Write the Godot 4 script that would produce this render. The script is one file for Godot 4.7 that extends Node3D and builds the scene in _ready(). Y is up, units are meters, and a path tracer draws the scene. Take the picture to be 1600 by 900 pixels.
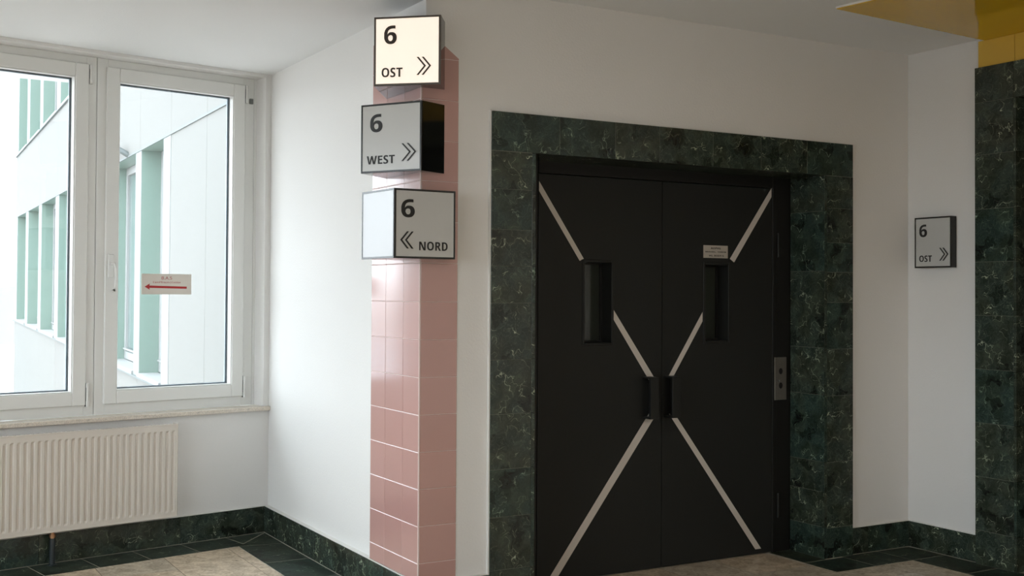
extends Node3D
# A stair-head lobby: window bay on the left, pink tiled corner pillar with three cube signs,
# black double door in a green marble surround, a second marble surround at the right edge.
# World: X runs along the door wall, Z towards the viewer, metres, floor at y = 0.

const WC := -4.836      # plaster face of the door wall
const WB := 2.362       # plaster face of the bay's side wall
const WD := 5.6         # plaster face of the right wall
const MF := -4.812      # face of the marble round the door
const PX := 2.338       # pillar's left face
const PZ := -4.833      # pillar's right face
const DZ := -5.085      # face of the door leaves
const BAY := Vector3(2.362, 0, -7.045)   # corner of window wall and side wall
const BAY_TURN := 11.0
const HC := 2.95        # hall ceiling
const LAMP := 1.6
const HB := 2.868       # bay ceiling

var M := {}
var taken := {}
var rng := RandomNumberGenerator.new()


# ---------------------------------------------------------------- helpers
func numbered(called: String) -> String:
	if not taken.has(called):
		taken[called] = 0
		return called
	taken[called] += 1
	return "%s_%03d" % [called, taken[called]]


func tag(o: Node, label := "", category := "", group := "", kind := "") -> void:
	if label != "": o.set_meta("label", label)
	if category != "": o.set_meta("category", category)
	if group != "": o.set_meta("group", group)
	if kind != "": o.set_meta("kind", kind)


func base(called: String, at := Vector3.ZERO, turn := 0.0) -> Node3D:
	var o := Node3D.new()
	o.name = numbered(called)
	add_child(o)
	o.position = at
	o.rotation_degrees.y = turn
	return o


func structure(called: String, label: String, at := Vector3.ZERO, turn := 0.0) -> Node3D:
	var o := base(called, at, turn)
	tag(o, label, "", "", "structure")
	return o


func begin() -> SurfaceTool:
	var st := SurfaceTool.new()
	st.begin(Mesh.PRIMITIVE_TRIANGLES)
	return st


func part(parent: Node, called: String, st: SurfaceTool, mat: Material) -> MeshInstance3D:
	var o := MeshInstance3D.new()
	o.name = called
	o.mesh = st.commit()
	o.material_override = mat
	o.cast_shadow = GeometryInstance3D.SHADOW_CASTING_SETTING_ON
	parent.add_child(o, true)
	return o


func tri(st: SurfaceTool, p: Array, n: Vector3, uv: Array) -> void:
	var idx := [0, 1, 2]
	if (p[1] - p[0]).cross(p[2] - p[0]).dot(n) > 0.0:
		idx = [0, 2, 1]
	for i in idx:
		st.set_normal(n)
		st.set_uv(uv[i])
		st.add_vertex(p[i])


func face_uv(p: Vector3, n: Vector3, s: float, o: Vector2) -> Vector2:
	var a := n.abs()
	if a.y >= a.x and a.y >= a.z:
		return Vector2(p.x, p.z) * s + o
	if a.x >= a.z:
		return Vector2(p.z, -p.y) * s + o
	return Vector2(p.x, -p.y) * s + o


func poly(st: SurfaceTool, pts: Array, n: Vector3, s := 1.0, o := Vector2.ZERO) -> void:
	# convex polygon
	n = n.normalized()
	for i in range(1, pts.size() - 1):
		var t := [pts[0], pts[i], pts[i + 1]]
		tri(st, t, n, [face_uv(t[0], n, s, o), face_uv(t[1], n, s, o), face_uv(t[2], n, s, o)])


func box(st: SurfaceTool, lo: Vector3, hi: Vector3, b := 0.0, s := 1.0, o := Vector2.ZERO) -> void:
	# box with chamfered edges; UVs start from the box's own corner
	var c := (lo + hi) * 0.5
	var h := (hi - lo) * 0.5
	b = minf(b, minf(h.x, minf(h.y, h.z)) * 0.45)
	var shift := o
	var at := func(v: Vector3) -> Vector3: return c + v
	var uvo := func(n: Vector3) -> Vector2:
		return shift - face_uv(lo, n, s, Vector2.ZERO) + Vector2(0, 0 if absf(n.y) > 0.5 else 1) * (hi.y - lo.y) * s
	for ax in 3:
		for sg in [-1.0, 1.0]:
			var n := Vector3.ZERO
			n[ax] = sg
			var u := (ax + 1) % 3
			var v := (ax + 2) % 3
			var pts := []
			for k in [[-1, -1], [1, -1], [1, 1], [-1, 1]]:
				var p := Vector3.ZERO
				p[ax] = sg * h[ax]
				p[u] = k[0] * (h[u] - b)
				p[v] = k[1] * (h[v] - b)
				pts.append(at.call(p))
			poly(st, pts, n, s, uvo.call(n))
	if b <= 0.0:
		return
	for ax in 3:
		var u := (ax + 1) % 3
		var v := (ax + 2) % 3
		for su in [-1.0, 1.0]:
			for sv in [-1.0, 1.0]:
				var n := Vector3.ZERO
				n[u] = su
				n[v] = sv
				var pts := []
				for k in [[-1, 0], [1, 0], [1, 1], [-1, 1]]:
					var p := Vector3.ZERO
					p[ax] = k[0] * (h[ax] - b)
					p[u] = su * (h[u] - (b if k[1] == 0 else 0.0))
					p[v] = sv * (h[v] - (0.0 if k[1] == 0 else b))
					pts.append(at.call(p))
				poly(st, pts, n, s, o)
	for sx in [-1.0, 1.0]:
		for sy in [-1.0, 1.0]:
			for sz in [-1.0, 1.0]:
				var q := Vector3(sx, sy, sz)
				poly(st, [at.call(q * Vector3(h.x, h.y - b, h.z - b)), at.call(q * Vector3(h.x - b, h.y, h.z - b)), at.call(q * Vector3(h.x - b, h.y - b, h.z))], q, s, o)


func bx(parent: Node, called: String, lo: Vector3, hi: Vector3, mat: Material, b := 0.0, s := 1.0, o := Vector2.ZERO) -> MeshInstance3D:
	var st := begin()
	box(st, lo, hi, b, s, o)
	return part(parent, called, st, mat)


func prism(st: SurfaceTool, plan: PackedVector2Array, y0: float, y1: float, s := 1.0, o := Vector2.ZERO) -> void:
	# upright prism over a plan polygon (x, z)
	if Geometry2D.is_polygon_clockwise(plan):
		plan = plan.duplicate()
		plan.reverse()
	var ids := Geometry2D.triangulate_polygon(plan)
	for i in range(0, ids.size(), 3):
		var t := []
		for k in 3: t.append(plan[ids[i + k]])
		poly(st, [Vector3(t[0].x, y1, t[0].y), Vector3(t[1].x, y1, t[1].y), Vector3(t[2].x, y1, t[2].y)], Vector3.UP, s, o)
		poly(st, [Vector3(t[0].x, y0, t[0].y), Vector3(t[1].x, y0, t[1].y), Vector3(t[2].x, y0, t[2].y)], Vector3.DOWN, s, o)
	for i in plan.size():
		var a := plan[i]
		var c := plan[(i + 1) % plan.size()]
		var n := Vector3(c.y - a.y, 0, -(c.x - a.x))
		poly(st, [Vector3(a.x, y0, a.y), Vector3(c.x, y0, c.y), Vector3(c.x, y1, c.y), Vector3(a.x, y1, a.y)], n, s, o)


func sheet(st: SurfaceTool, outline: PackedVector2Array, z0: float, z1: float, s := 1.0, o := Vector2.ZERO) -> void:
	# outline in x, y pushed from z0 to z1
	if Geometry2D.is_polygon_clockwise(outline):
		outline = outline.duplicate()
		outline.reverse()
	var ids := Geometry2D.triangulate_polygon(outline)
	for i in range(0, ids.size(), 3):
		var t := []
		for k in 3: t.append(outline[ids[i + k]])
		poly(st, [Vector3(t[0].x, t[0].y, z1), Vector3(t[1].x, t[1].y, z1), Vector3(t[2].x, t[2].y, z1)], Vector3.BACK, s, o)
		poly(st, [Vector3(t[0].x, t[0].y, z0), Vector3(t[1].x, t[1].y, z0), Vector3(t[2].x, t[2].y, z0)], Vector3.FORWARD, s, o)
	for i in outline.size():
		var a := outline[i]
		var c := outline[(i + 1) % outline.size()]
		poly(st, [Vector3(a.x, a.y, z0), Vector3(c.x, c.y, z0), Vector3(c.x, c.y, z1), Vector3(a.x, a.y, z1)], Vector3(c.y - a.y, -(c.x - a.x), 0), s, o)


func tube(st: SurfaceTool, path: Array, r: float, seg := 10) -> void:
	var rings := []
	for i in path.size():
		var d: Vector3 = (path[mini(i + 1, path.size() - 1)] - path[maxi(i - 1, 0)]).normalized()
		var side := d.cross(Vector3.UP if absf(d.y) < 0.9 else Vector3.RIGHT).normalized()
		var up := side.cross(d)
		var ring := []
		for k in seg:
			var a := TAU * k / seg
			ring.append([path[i] + (side * cos(a) + up * sin(a)) * r, side * cos(a) + up * sin(a)])
		rings.append(ring)
	for i in path.size() - 1:
		for k in seg:
			var q := [rings[i][k], rings[i][(k + 1) % seg], rings[i + 1][(k + 1) % seg], rings[i + 1][k]]
			var n: Vector3 = q[0][1] + q[1][1]
			for t in [[0, 1, 2], [0, 2, 3]]:
				var idx: Array = t
				if (q[t[1]][0] - q[t[0]][0]).cross(q[t[2]][0] - q[t[0]][0]).dot(n) > 0.0:
					idx = [t[0], t[2], t[1]]
				for j in idx:
					st.set_normal(q[j][1])
					st.set_uv(Vector2.ZERO)
					st.add_vertex(q[j][0])
	for e in [0, path.size() - 1]:
		var pts := []
		for k in seg: pts.append(rings[e][k][0])
		var d: Vector3 = path[1] - path[0] if e == 0 else path[-2] - path[-1]
		poly(st, pts, -d)


func disc_ring(cx: float, cy: float, rx: float, ry: float, seg := 20) -> PackedVector2Array:
	var p := PackedVector2Array()
	for k in seg: p.append(Vector2(cx + cos(TAU * k / seg) * rx, cy + sin(TAU * k / seg) * ry))
	return p


func lettering(parent: Node, called: String, words: String, cx: float, cy: float, w: float, h: float, z: float, mat: Material, bold := true) -> void:
	var tm := TextMesh.new()
	var f := SystemFont.new()
	f.font_names = PackedStringArray(["Droid Sans"])
	f.font_weight = 700 if bold else 400
	tm.font = f
	tm.text = words
	tm.font_size = 64
	tm.pixel_size = 0.01
	tm.depth = 0.05
	tm.curve_step = 0.5
	var o := MeshInstance3D.new()
	o.name = called
	o.mesh = tm
	o.material_override = mat
	parent.add_child(o, true)
	var bb := tm.get_aabb()
	var k := Vector3(w / bb.size.x, h / bb.size.y, 0.02)
	o.scale = k
	o.position = Vector3(cx, cy, z + 0.0006) - (bb.position + bb.size * 0.5) * k


func stroke(a: Vector2, b: Vector2, w: float) -> PackedVector2Array:
	var n := (b - a).normalized().orthogonal() * w * 0.5
	return PackedVector2Array([a + n, b + n, b - n, a - n])


func chevron(parent: Node, cx: float, cy: float, w: float, h: float, z: float, thick: float, point_right: bool, mat: Material) -> void:
	# one angle bracket: two strokes that meet in a mitred point
	var d := 1.0 if point_right else -1.0
	var t := thick * 0.66
	var tip := Vector2(cx + d * w * 0.5, cy)
	var pts := PackedVector2Array([
		Vector2(cx - d * w * 0.5, cy + h * 0.5), Vector2(cx - d * w * 0.5 - d * t * 0.0, cy + h * 0.5), tip + Vector2(0, 0),
		Vector2(cx - d * w * 0.5, cy - h * 0.5)])
	var top := Vector2(cx - d * w * 0.5, cy + h * 0.5)
	var low := Vector2(cx - d * w * 0.5, cy - h * 0.5)
	var st := begin()
	var e := Vector2(d * t, 0)
	sheet(st, PackedVector2Array([top - e, top + e, tip + e, low + e, low - e, tip - e]), z, z + 0.001)
	part(parent, "chevron", st, mat)


# ---------------------------------------------------------------- materials
func tex(img: Image) -> ImageTexture:
	img.generate_mipmaps()
	return ImageTexture.create_from_image(img)


func noise(freq: float, sd: int, oct := 4, kind := FastNoiseLite.TYPE_SIMPLEX_SMOOTH) -> FastNoiseLite:
	var n := FastNoiseLite.new()
	n.noise_type = kind
	n.frequency = freq
	n.seed = sd
	n.fractal_octaves = oct
	n.fractal_type = FastNoiseLite.FRACTAL_FBM if oct > 1 else FastNoiseLite.FRACTAL_NONE
	return n


func marble_green(sd: int, veins: float, size := 1024) -> ImageTexture:
	# dark green serpentine over 1.2 m: fine crackled ground, dark clots, thin pale crooked veins
	var warp_x := noise(0.018, sd, 3)
	var warp_y := noise(0.018, sd + 1, 3)
	var cloud := noise(0.012, sd + 2, 5)
	var mask := noise(0.007, sd + 5, 2)
	var mask2 := noise(0.015, sd + 8, 2)
	var big := noise(0.0085, sd + 3, 1, FastNoiseLite.TYPE_CELLULAR)
	var small := noise(0.024, sd + 4, 1, FastNoiseLite.TYPE_CELLULAR)
	var tiny := noise(0.060, sd + 6, 1, FastNoiseLite.TYPE_CELLULAR)
	for n in [big, small, tiny]: n.cellular_return_type = FastNoiseLite.RETURN_DISTANCE2_SUB
	var clot := noise(0.022, sd + 9, 1, FastNoiseLite.TYPE_CELLULAR)
	clot.cellular_return_type = FastNoiseLite.RETURN_CELL_VALUE
	var grain := noise(0.10, sd + 7, 3)
	var data := PackedByteArray()
	data.resize(size * size * 3)
	var i := 0
	var f := 768.0 / size
	for y in size:
		for x in size:
			var px := x * f
			var py := y * f
			var ux := warp_x.get_noise_2d(px, py)
			var uy := warp_y.get_noise_2d(px, py)
			var wx := px + ux * 26.0
			var wy := py + uy * 26.0
			var c := cloud.get_noise_2d(wx, wy)
			var m := mask.get_noise_2d(px, py)
			var m2 := mask2.get_noise_2d(px, py)
			var a := big.get_noise_2d(wx, wy) + 1.0
			var b := small.get_noise_2d(wx, wy) + 1.0
			var e := tiny.get_noise_2d(wx, wy) + 1.0
			var vein := clampf(1.15 - a / 0.016, 0.0, 1.0) * clampf(m2 * 4.0 + 0.25, 0.0, 0.95)
			vein += clampf(1.1 - b / 0.034, 0.0, 1.0) * clampf(m2 * 3.0 + m * 2.5 - 0.25, 0.0, 0.75)
			vein += clampf(1.0 - e / 0.09, 0.0, 1.0) * clampf(0.16 - m * 0.7, 0.03, 0.26)
			vein = minf(vein * veins, 1.0)
			var g := 1.0 + c * 0.38 + grain.get_noise_2d(wx, wy) * 0.22
			if clot.get_noise_2d(wx, wy) > 0.72: g *= 0.66
			var warm := clampf(m * 0.12, -0.03, 0.03)
			data[i] = int(clampf(lerpf(0.203 * g * (1.0 + warm), 0.70, vein), 0.0, 1.0) * 255.0)
			data[i + 1] = int(clampf(lerpf(0.236 * g, 0.73, vein), 0.0, 1.0) * 255.0)
			data[i + 2] = int(clampf(lerpf(0.214 * g * (1.0 - warm), 0.66, vein), 0.0, 1.0) * 255.0)
			i += 3
	return tex(Image.create_from_data(size, size, false, Image.FORMAT_RGB8, data))


func travertine(sd: int, size := 512) -> ImageTexture:
	var warp := noise(0.01, sd, 3)
	var band := noise(0.02, sd + 1, 4)
	var fine := noise(0.09, sd + 2, 3)
	var v := noise(0.011, sd + 3, 3)
	var data := PackedByteArray()
	data.resize(size * size * 3)
	var i := 0
	for y in size:
		for x in size:
			var w := warp.get_noise_2d(x, y) * 40.0
			var c := band.get_noise_2d(x * 0.8 + w, y * 0.9 + w) * 0.16 + fine.get_noise_2d(x, y) * 0.10
			var a := clampf(1.0 - absf(v.get_noise_2d(x * 0.8 + w, y * 1.1 + w)) / 0.022, 0.0, 1.0) * 0.34 * clampf(band.get_noise_2d(x + 900.0, y) * 3.0 + 0.4, 0.0, 1.0)
			var g := 1.0 + c - a
			data[i] = int(clampf(0.83 * g, 0, 1) * 255.0)
			data[i + 1] = int(clampf(0.778 * g, 0, 1) * 255.0)
			data[i + 2] = int(clampf(0.708 * g, 0, 1) * 255.0)
			i += 3
	return tex(Image.create_from_data(size, size, false, Image.FORMAT_RGB8, data))


func bumps(freq: float, sd: int, strength: float, size := 256) -> ImageTexture:
	var img := noise(freq, sd, 4).get_seamless_image(size, size)
	img.convert(Image.FORMAT_RGBA8)
	img.bump_map_to_normal_map(strength)
	return tex(img)


func paint(c: Color, rough := 0.8, metal := 0.0, spec := 0.5) -> StandardMaterial3D:
	var m := StandardMaterial3D.new()
	m.albedo_color = c
	m.roughness = rough
	m.metallic = metal
	m.metallic_specular = spec
	return m


func make_materials() -> void:
	var plaster_n := bumps(0.06, 11, 3.0)
	for k in [["plaster", Color(0.90, 0.893, 0.882)], ["ceiling", Color(0.905, 0.908, 0.906)]]:
		var p := paint(k[1], 0.9, 0.0, 0.3)
		p.normal_enabled = true
		p.normal_texture = plaster_n
		p.normal_scale = 0.15
		p.uv1_triplanar = true
		p.uv1_world_triplanar = true
		p.uv1_scale = Vector3.ONE * 4.0
		M[k[0]] = p
	for k in 3:
		var m := paint(Color(1, 1, 1), 0.22, 0.0, 0.45)
		m.albedo_texture = [null, null, null][0]
		M["marble%d" % k] = m
	var ta := marble_green(21, 1.0)
	var tb := marble_green(77, 0.8)
	M.marble0.albedo_texture = ta
	M.marble1.albedo_texture = tb
	M.marble2.albedo_texture = ta
	M.marble0.albedo_color = Color(1.0, 1.0, 0.96)
	M.marble1.albedo_color = Color(0.93, 1.0, 0.97)
	M.marble2.albedo_color = Color(1.02, 1.02, 0.97)
	var tr := travertine(5)
	for k in 3:
		var m := paint([Color(1, 1, 1), Color(0.95, 0.94, 0.92), Color(1.0, 0.97, 0.93)][k], 0.2, 0.0, 0.5)
		m.albedo_texture = tr
		M["beige%d" % k] = m
	for k in 3:
		var fm: StandardMaterial3D = M["marble%d" % k].duplicate()
		fm.roughness = 0.38
		fm.albedo_color = fm.albedo_color * 0.92
		fm.metallic_specular = 0.2
		M["floor_marble%d" % k] = fm
	M.grout = paint(Color(0.66, 0.64, 0.58), 0.9)
	M.dark_grout = paint(Color(0.36, 0.31, 0.26), 0.9)
	M.pale_grout = paint(Color(0.86, 0.78, 0.76), 0.9)
	M.caulk = paint(Color(0.88, 0.87, 0.85), 0.7)
	for k in 3:
		M["pink%d" % k] = paint([Color(0.738, 0.572, 0.545), Color(0.73, 0.562, 0.536), Color(0.748, 0.582, 0.556)][k], 0.14, 0.0, 0.8)
	M.frame = paint(Color(0.89, 0.89, 0.875), 0.35)
	M.gasket = paint(Color(0.17, 0.20, 0.23), 0.5)
	M.spacer = paint(Color(0.55, 0.6, 0.65), 0.4, 0.4)
	var gl := paint(Color(0.9, 0.97, 0.96, 0.06), 0.02)
	gl.transparency = BaseMaterial3D.TRANSPARENCY_ALPHA
	M.glass = gl
	M.sill = paint(Color(0.83, 0.79, 0.74), 0.3)
	var sn := paint(Color(1, 1, 1), 0.3)
	sn.albedo_texture = speckle()
	M.sill = sn
	M.radiator = paint(Color(0.84, 0.81, 0.77), 0.4)
	M.radiator_in = paint(Color(0.55, 0.54, 0.52), 0.6)
	M.black = paint(Color(0.142, 0.147, 0.142), 0.5, 0.0, 0.35)
	M.black_frame = paint(Color(0.10, 0.10, 0.095), 0.45, 0.0, 0.4)
	M.door_glass = paint(Color(0.20, 0.22, 0.2), 0.12, 0.0, 0.5)
	M.white_tape = paint(Color(0.82, 0.79, 0.76), 0.6)
	M.sign_edge = paint(Color(0.10, 0.105, 0.10), 0.25)
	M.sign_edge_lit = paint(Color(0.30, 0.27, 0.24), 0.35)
	M.sign_side = paint(Color(0.07, 0.075, 0.07), 0.05, 0.0, 0.55)
	M.acrylic = paint(Color(0.76, 0.76, 0.75), 0.18)
	M.acrylic_side = paint(Color(0.70, 0.70, 0.705), 0.2)
	M.marble_joint = paint(Color(0.40, 0.41, 0.36), 0.8)
	M.ink = paint(Color(0.075, 0.075, 0.075), 0.5)
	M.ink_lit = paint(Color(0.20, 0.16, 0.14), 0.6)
	var lit := paint(Color(0.95, 0.92, 0.87), 0.4)
	lit.emission_enabled = true
	lit.emission = Color(1.0, 0.945, 0.885)
	lit.emission_energy_multiplier = 0.30
	M.acrylic_lit = lit
	M.steel = paint(Color(0.47, 0.455, 0.43), 0.4, 0.6)
	M.chrome = paint(Color(0.75, 0.75, 0.74), 0.25, 0.9)
	M.hole = paint(Color(0.02, 0.02, 0.02), 0.7)
	M.yellow = paint(Color(0.85, 0.69, 0.10), 0.08, 0.0, 0.32)
	M.yellow_wall = paint(Color(0.86, 0.71, 0.30), 0.3)
	M.white_edge = paint(Color(0.9, 0.89, 0.87), 0.6)
	M.paper = paint(Color(0.86, 0.83, 0.79), 0.8)
	M.red = paint(Color(0.68, 0.17, 0.17), 0.7)
	M.plate = paint(Color(0.72, 0.69, 0.65), 0.5)
	M.plate_ink = paint(Color(0.22, 0.20, 0.19), 0.7)
	M.pipe = paint(Color(0.16, 0.19, 0.20), 0.4)
	M.copper = paint(Color(0.72, 0.55, 0.42), 0.35, 0.8)
	M.rubber = paint(Color(0.42, 0.43, 0.42), 0.7)
	# outside
	M.panel = paint(Color(0.455, 0.447, 0.432), 0.6, 0.0, 0.12)
	M.fin_front = paint(Color(0.53, 0.545, 0.54), 0.6, 0.0, 0.12)
	M.mint = paint(Color(0.43, 0.51, 0.47), 0.3)
	M.out_white = paint(Color(0.54, 0.54, 0.535), 0.5)
	M.out_glass = paint(Color(0.38, 0.44, 0.43), 0.08)
	M.out_gray = paint(Color(0.31, 0.335, 0.33), 0.6)
	M.out_roof = paint(Color(0.60, 0.60, 0.60), 0.8)
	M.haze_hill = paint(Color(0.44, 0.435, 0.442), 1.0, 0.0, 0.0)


func speckle() -> ImageTexture:
	var n := noise(0.12, 91, 3)
	var c := noise(0.03, 92, 2)
	var img := Image.create_empty(256, 256, false, Image.FORMAT_RGB8)
	for y in 256:
		for x in 256:
			var g := 1.0 + n.get_noise_2d(x, y) * 0.09 + c.get_noise_2d(x, y) * 0.05
			if n.get_noise_2d(x + 500, y) > 0.42: g *= 0.82
			img.set_pixel(x, y, Color(0.84 * g, 0.80 * g, 0.745 * g))
	return tex(img)


func marble() -> StandardMaterial3D:
	return M["marble%d" % rng.randi_range(0, 2)]


func floor_marble() -> StandardMaterial3D:
	return M["floor_marble%d" % rng.randi_range(0, 2)]


func muv(w: float, h: float) -> Vector2:
	# a place on the 1.2 m marble texture where a slab of this size fits
	return Vector2(rng.randf() * maxf(0.0, 1.0 - w / 1.2), rng.randf() * maxf(0.0, 1.0 - h / 1.2))


func slab(parent: Node, called: String, lo: Vector3, hi: Vector3, b := 0.0007) -> MeshInstance3D:
	var d := hi - lo
	var w := maxf(d.x, d.z)
	return bx(parent, called, lo, hi, marble(), b, 1.0 / 1.2, muv(w, maxf(d.y, minf(d.x, d.z))))


# ---------------------------------------------------------------- build
func _ready() -> void:
	rng.seed = 4711
	camera_sky_light()
	make_materials()
	shell()
	hall_lamps()
	floor_tiles()
	skirting()
	marble_door_surround()
	right_surround()
	pillar()
	windows()
	doors()
	radiator()
	signs()
	notices()
	outside()


func camera_sky_light() -> void:
	var cam := Camera3D.new()
	cam.name = "camera"
	add_child(cam)
	cam.projection = Camera3D.PROJECTION_FRUSTUM
	cam.near = 0.05
	cam.far = 2000.0
	cam.size = 0.4975309 * cam.near
	cam.frustum_offset = Vector2(0.0127223, -0.0133178) * cam.near
	cam.transform = Transform3D(Basis(Vector3(0.869046, 0.005747, 0.494699), Vector3(-0.013723, 0.999828, 0.012494), Vector3(-0.494542, -0.017646, 0.868975)), Vector3(0, 1.5, 0))
	cam.current = true

	var sky_mat := ProceduralSkyMaterial.new()
	sky_mat.sky_top_color = Color(0.90, 0.96, 1.0)
	sky_mat.sky_horizon_color = Color(0.94, 0.975, 1.0)
	sky_mat.sky_energy_multiplier = 1.9
	sky_mat.ground_bottom_color = Color(0.80, 0.81, 0.82)
	sky_mat.ground_horizon_color = Color(0.9, 0.91, 0.92)
	sky_mat.ground_energy_multiplier = 1.35
	var sky := Sky.new()
	sky.sky_material = sky_mat
	var env := Environment.new()
	env.background_mode = Environment.BG_SKY
	env.sky = sky
	env.tonemap_mode = Environment.TONE_MAPPER_LINEAR
	env.tonemap_exposure = 2.0
	env.sdfgi_enabled = true
	env.ssao_enabled = true
	env.ssil_enabled = true
	var we := WorldEnvironment.new()
	we.name = "world_environment"
	we.environment = env
	add_child(we)


	# two flat ceiling lamps of the hall, behind the viewer
	for at in [Vector3(0.6, HC - 0.02, 0.6), Vector3(3.6, HC - 0.02, 0.6)]:
		var l := AreaLight3D.new()
		l.name = "hall_lamp_light"
		add_child(l, true)
		l.area_size = Vector2(1.15, 0.25)
		l.area_normalize_energy = true
		l.light_color = Color(1.0, 0.94, 0.86)
		l.light_energy = LAMP
		l.area_range = 30.0
		l.shadow_enabled = true
		l.position = at - Vector3(0, 0.012, 0)
		l.rotation_degrees.x = -90.0


func hall_lamps() -> void:
	for at in [Vector3(0.6, HC - 0.02, 0.6), Vector3(3.6, HC - 0.02, 0.6)]:
		var o := base("ceiling_lamp", at)
		tag(o, "flat white ceiling lamp behind the viewer, %s" % ["on the window side of the hall" if at.x < 2.0 else "nearer the right wall"][0], "lamp", "hall ceiling lamps")
		bx(o, "housing", Vector3(-0.6, -0.004, -0.15), Vector3(0.6, 0.02, 0.15), M.white_edge)
		bx(o, "diffuser", Vector3(-0.58, -0.010, -0.13), Vector3(0.58, -0.004, 0.13), M.acrylic_lit)


func shell() -> void:
	# floor bed, ceilings and the closed hall behind the viewer
	var fl := structure("floor", "stone floor of beige tiles framed by a dark green marble border")
	bx(fl, "bed", Vector3(-3.6, -0.3, -8.0), Vector3(6.6, -0.0008, 3.4), M.grout)

	var ce := structure("ceiling", "white plaster ceiling over hall and window bay")
	bx(ce, "hall_ceiling", Vector3(-3.6, HC, -4.84), Vector3(6.6, HC + 0.25, 3.4), M.ceiling)
	bx(ce, "bay_ceiling", Vector3(-3.6, HB, -8.0), Vector3(WB + 0.3, HC + 0.25, -4.845), M.ceiling)
	bx(ce, "bay_beam", Vector3(-3.6, HB, -4.845), Vector3(WB - 0.004, HC + 0.05, -4.70), M.ceiling)

	var b := structure("wall_bay_side", "white plaster side wall of the window bay running to the pink pillar")
	bx(b, "plaster", Vector3(WB, 0, -7.6), Vector3(WB + 0.3, HB, -5.12), M.plaster)

	# door wall: left of, right of and above the marble surround
	var c := structure("wall_door", "plaster wall around the marble door surround")
	bx(c, "plaster", Vector3(WB, 0, -5.12), Vector3(2.72, HC, WC), M.plaster)
	bx(c, "plaster", Vector3(5.1, 0, -5.12), Vector3(WD + 0.3, HC, WC), M.plaster)
	bx(c, "plaster", Vector3(2.72, 2.35, -5.12), Vector3(5.1, HC, WC), M.plaster)
	bx(c, "rear_wall", Vector3(2.72, 0, -5.5), Vector3(5.1, 2.35, -5.3), M.black_frame)
	bx(c, "rear_side", Vector3(2.66, 0, -5.5), Vector3(2.72, 2.35, -5.12), M.black_frame)
	bx(c, "rear_side", Vector3(5.1, 0, -5.5), Vector3(5.16, 2.35, -5.12), M.black_frame)
	bx(c, "rear_top", Vector3(2.66, 2.35, -5.5), Vector3(5.16, 2.4, -5.12), M.black_frame)

	# right wall: plaster up to the second marble surround, then its opening, then plaster again
	var d := structure("wall_right", "short plaster return wall carrying a flat sign between corner and marble frame")
	bx(d, "plaster", Vector3(WD, 0, WC), Vector3(WD + 0.3, HC, -4.32), M.plaster)
	bx(d, "plaster", Vector3(WD, 2.70, -4.32), Vector3(WD + 0.3, HC, -2.5), M.plaster)
	bx(d, "plaster", Vector3(WD, 0, -2.5), Vector3(WD + 0.3, HC, 3.4), M.plaster)
	bx(d, "niche_back", Vector3(WD + 0.3, 0, -4.32), Vector3(WD + 0.45, 2.75, -2.5), M.black_frame)

	var w := structure("wall_left", "white plaster wall closing the hall on the left")
	bx(w, "plaster", Vector3(-3.6, 0, -8.0), Vector3(-3.3, 0.784, 3.4), M.plaster)
	bx(w, "plaster", Vector3(-3.6, 2.849, -8.0), Vector3(-3.3, HC, 3.4), M.plaster)
	bx(w, "plaster", Vector3(-3.6, 0.784, -8.0), Vector3(-3.3, 2.849, -6.0), M.plaster)
	bx(w, "plaster", Vector3(-3.6, 0.784, 0.3), Vector3(-3.3, 2.849, 3.4), M.plaster)
	var k := structure("wall_rear", "white plaster wall behind the viewer")
	bx(k, "plaster", Vector3(-3.6, 0, 3.1), Vector3(6.6, HC, 3.4), M.plaster)

	# window wall, in its own frame: x along the wall, z into the room
	var a := structure("wall_window", "plaster wall under and around the bay windows", BAY, BAY_TURN)
	bx(a, "plaster", Vector3(-6.2, 0, -0.3), Vector3(0.1, 0.757, 0), M.plaster)
	bx(a, "plaster", Vector3(-6.2, 2.849, -0.3), Vector3(0.1, HC + 0.2, 0), M.plaster)
	bx(a, "plaster", Vector3(-0.04, 0.757, -0.3), Vector3(0.1, 2.849, 0), M.plaster)
	bx(a, "plaster", Vector3(-6.2, 0.757, -0.3), Vector3(-4.26, 2.849, 0), M.plaster)


func za(x: float, z: float) -> Vector2:
	# window-wall frame (along, out) to the plan
	var t := deg_to_rad(BAY_TURN)
	return Vector2(BAY.x + x * cos(t) + z * sin(t), BAY.z - x * sin(t) + z * cos(t))


func floor_piece(parent: Node, called: String, plan: PackedVector2Array, mat: Material, scale_uv: float, span: float) -> void:
	var inset := Geometry2D.offset_polygon(plan, -0.0032 if called == "border_tile" else -0.0019)
	if inset.is_empty():
		return
	var st := begin()
	var lo := inset[0][0]
	for p in inset[0]: lo = lo.min(p)
	prism(st, inset[0], -0.02, 0.0, scale_uv, -lo * scale_uv + muv(span, span))
	part(parent, called, st, mat)


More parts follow.
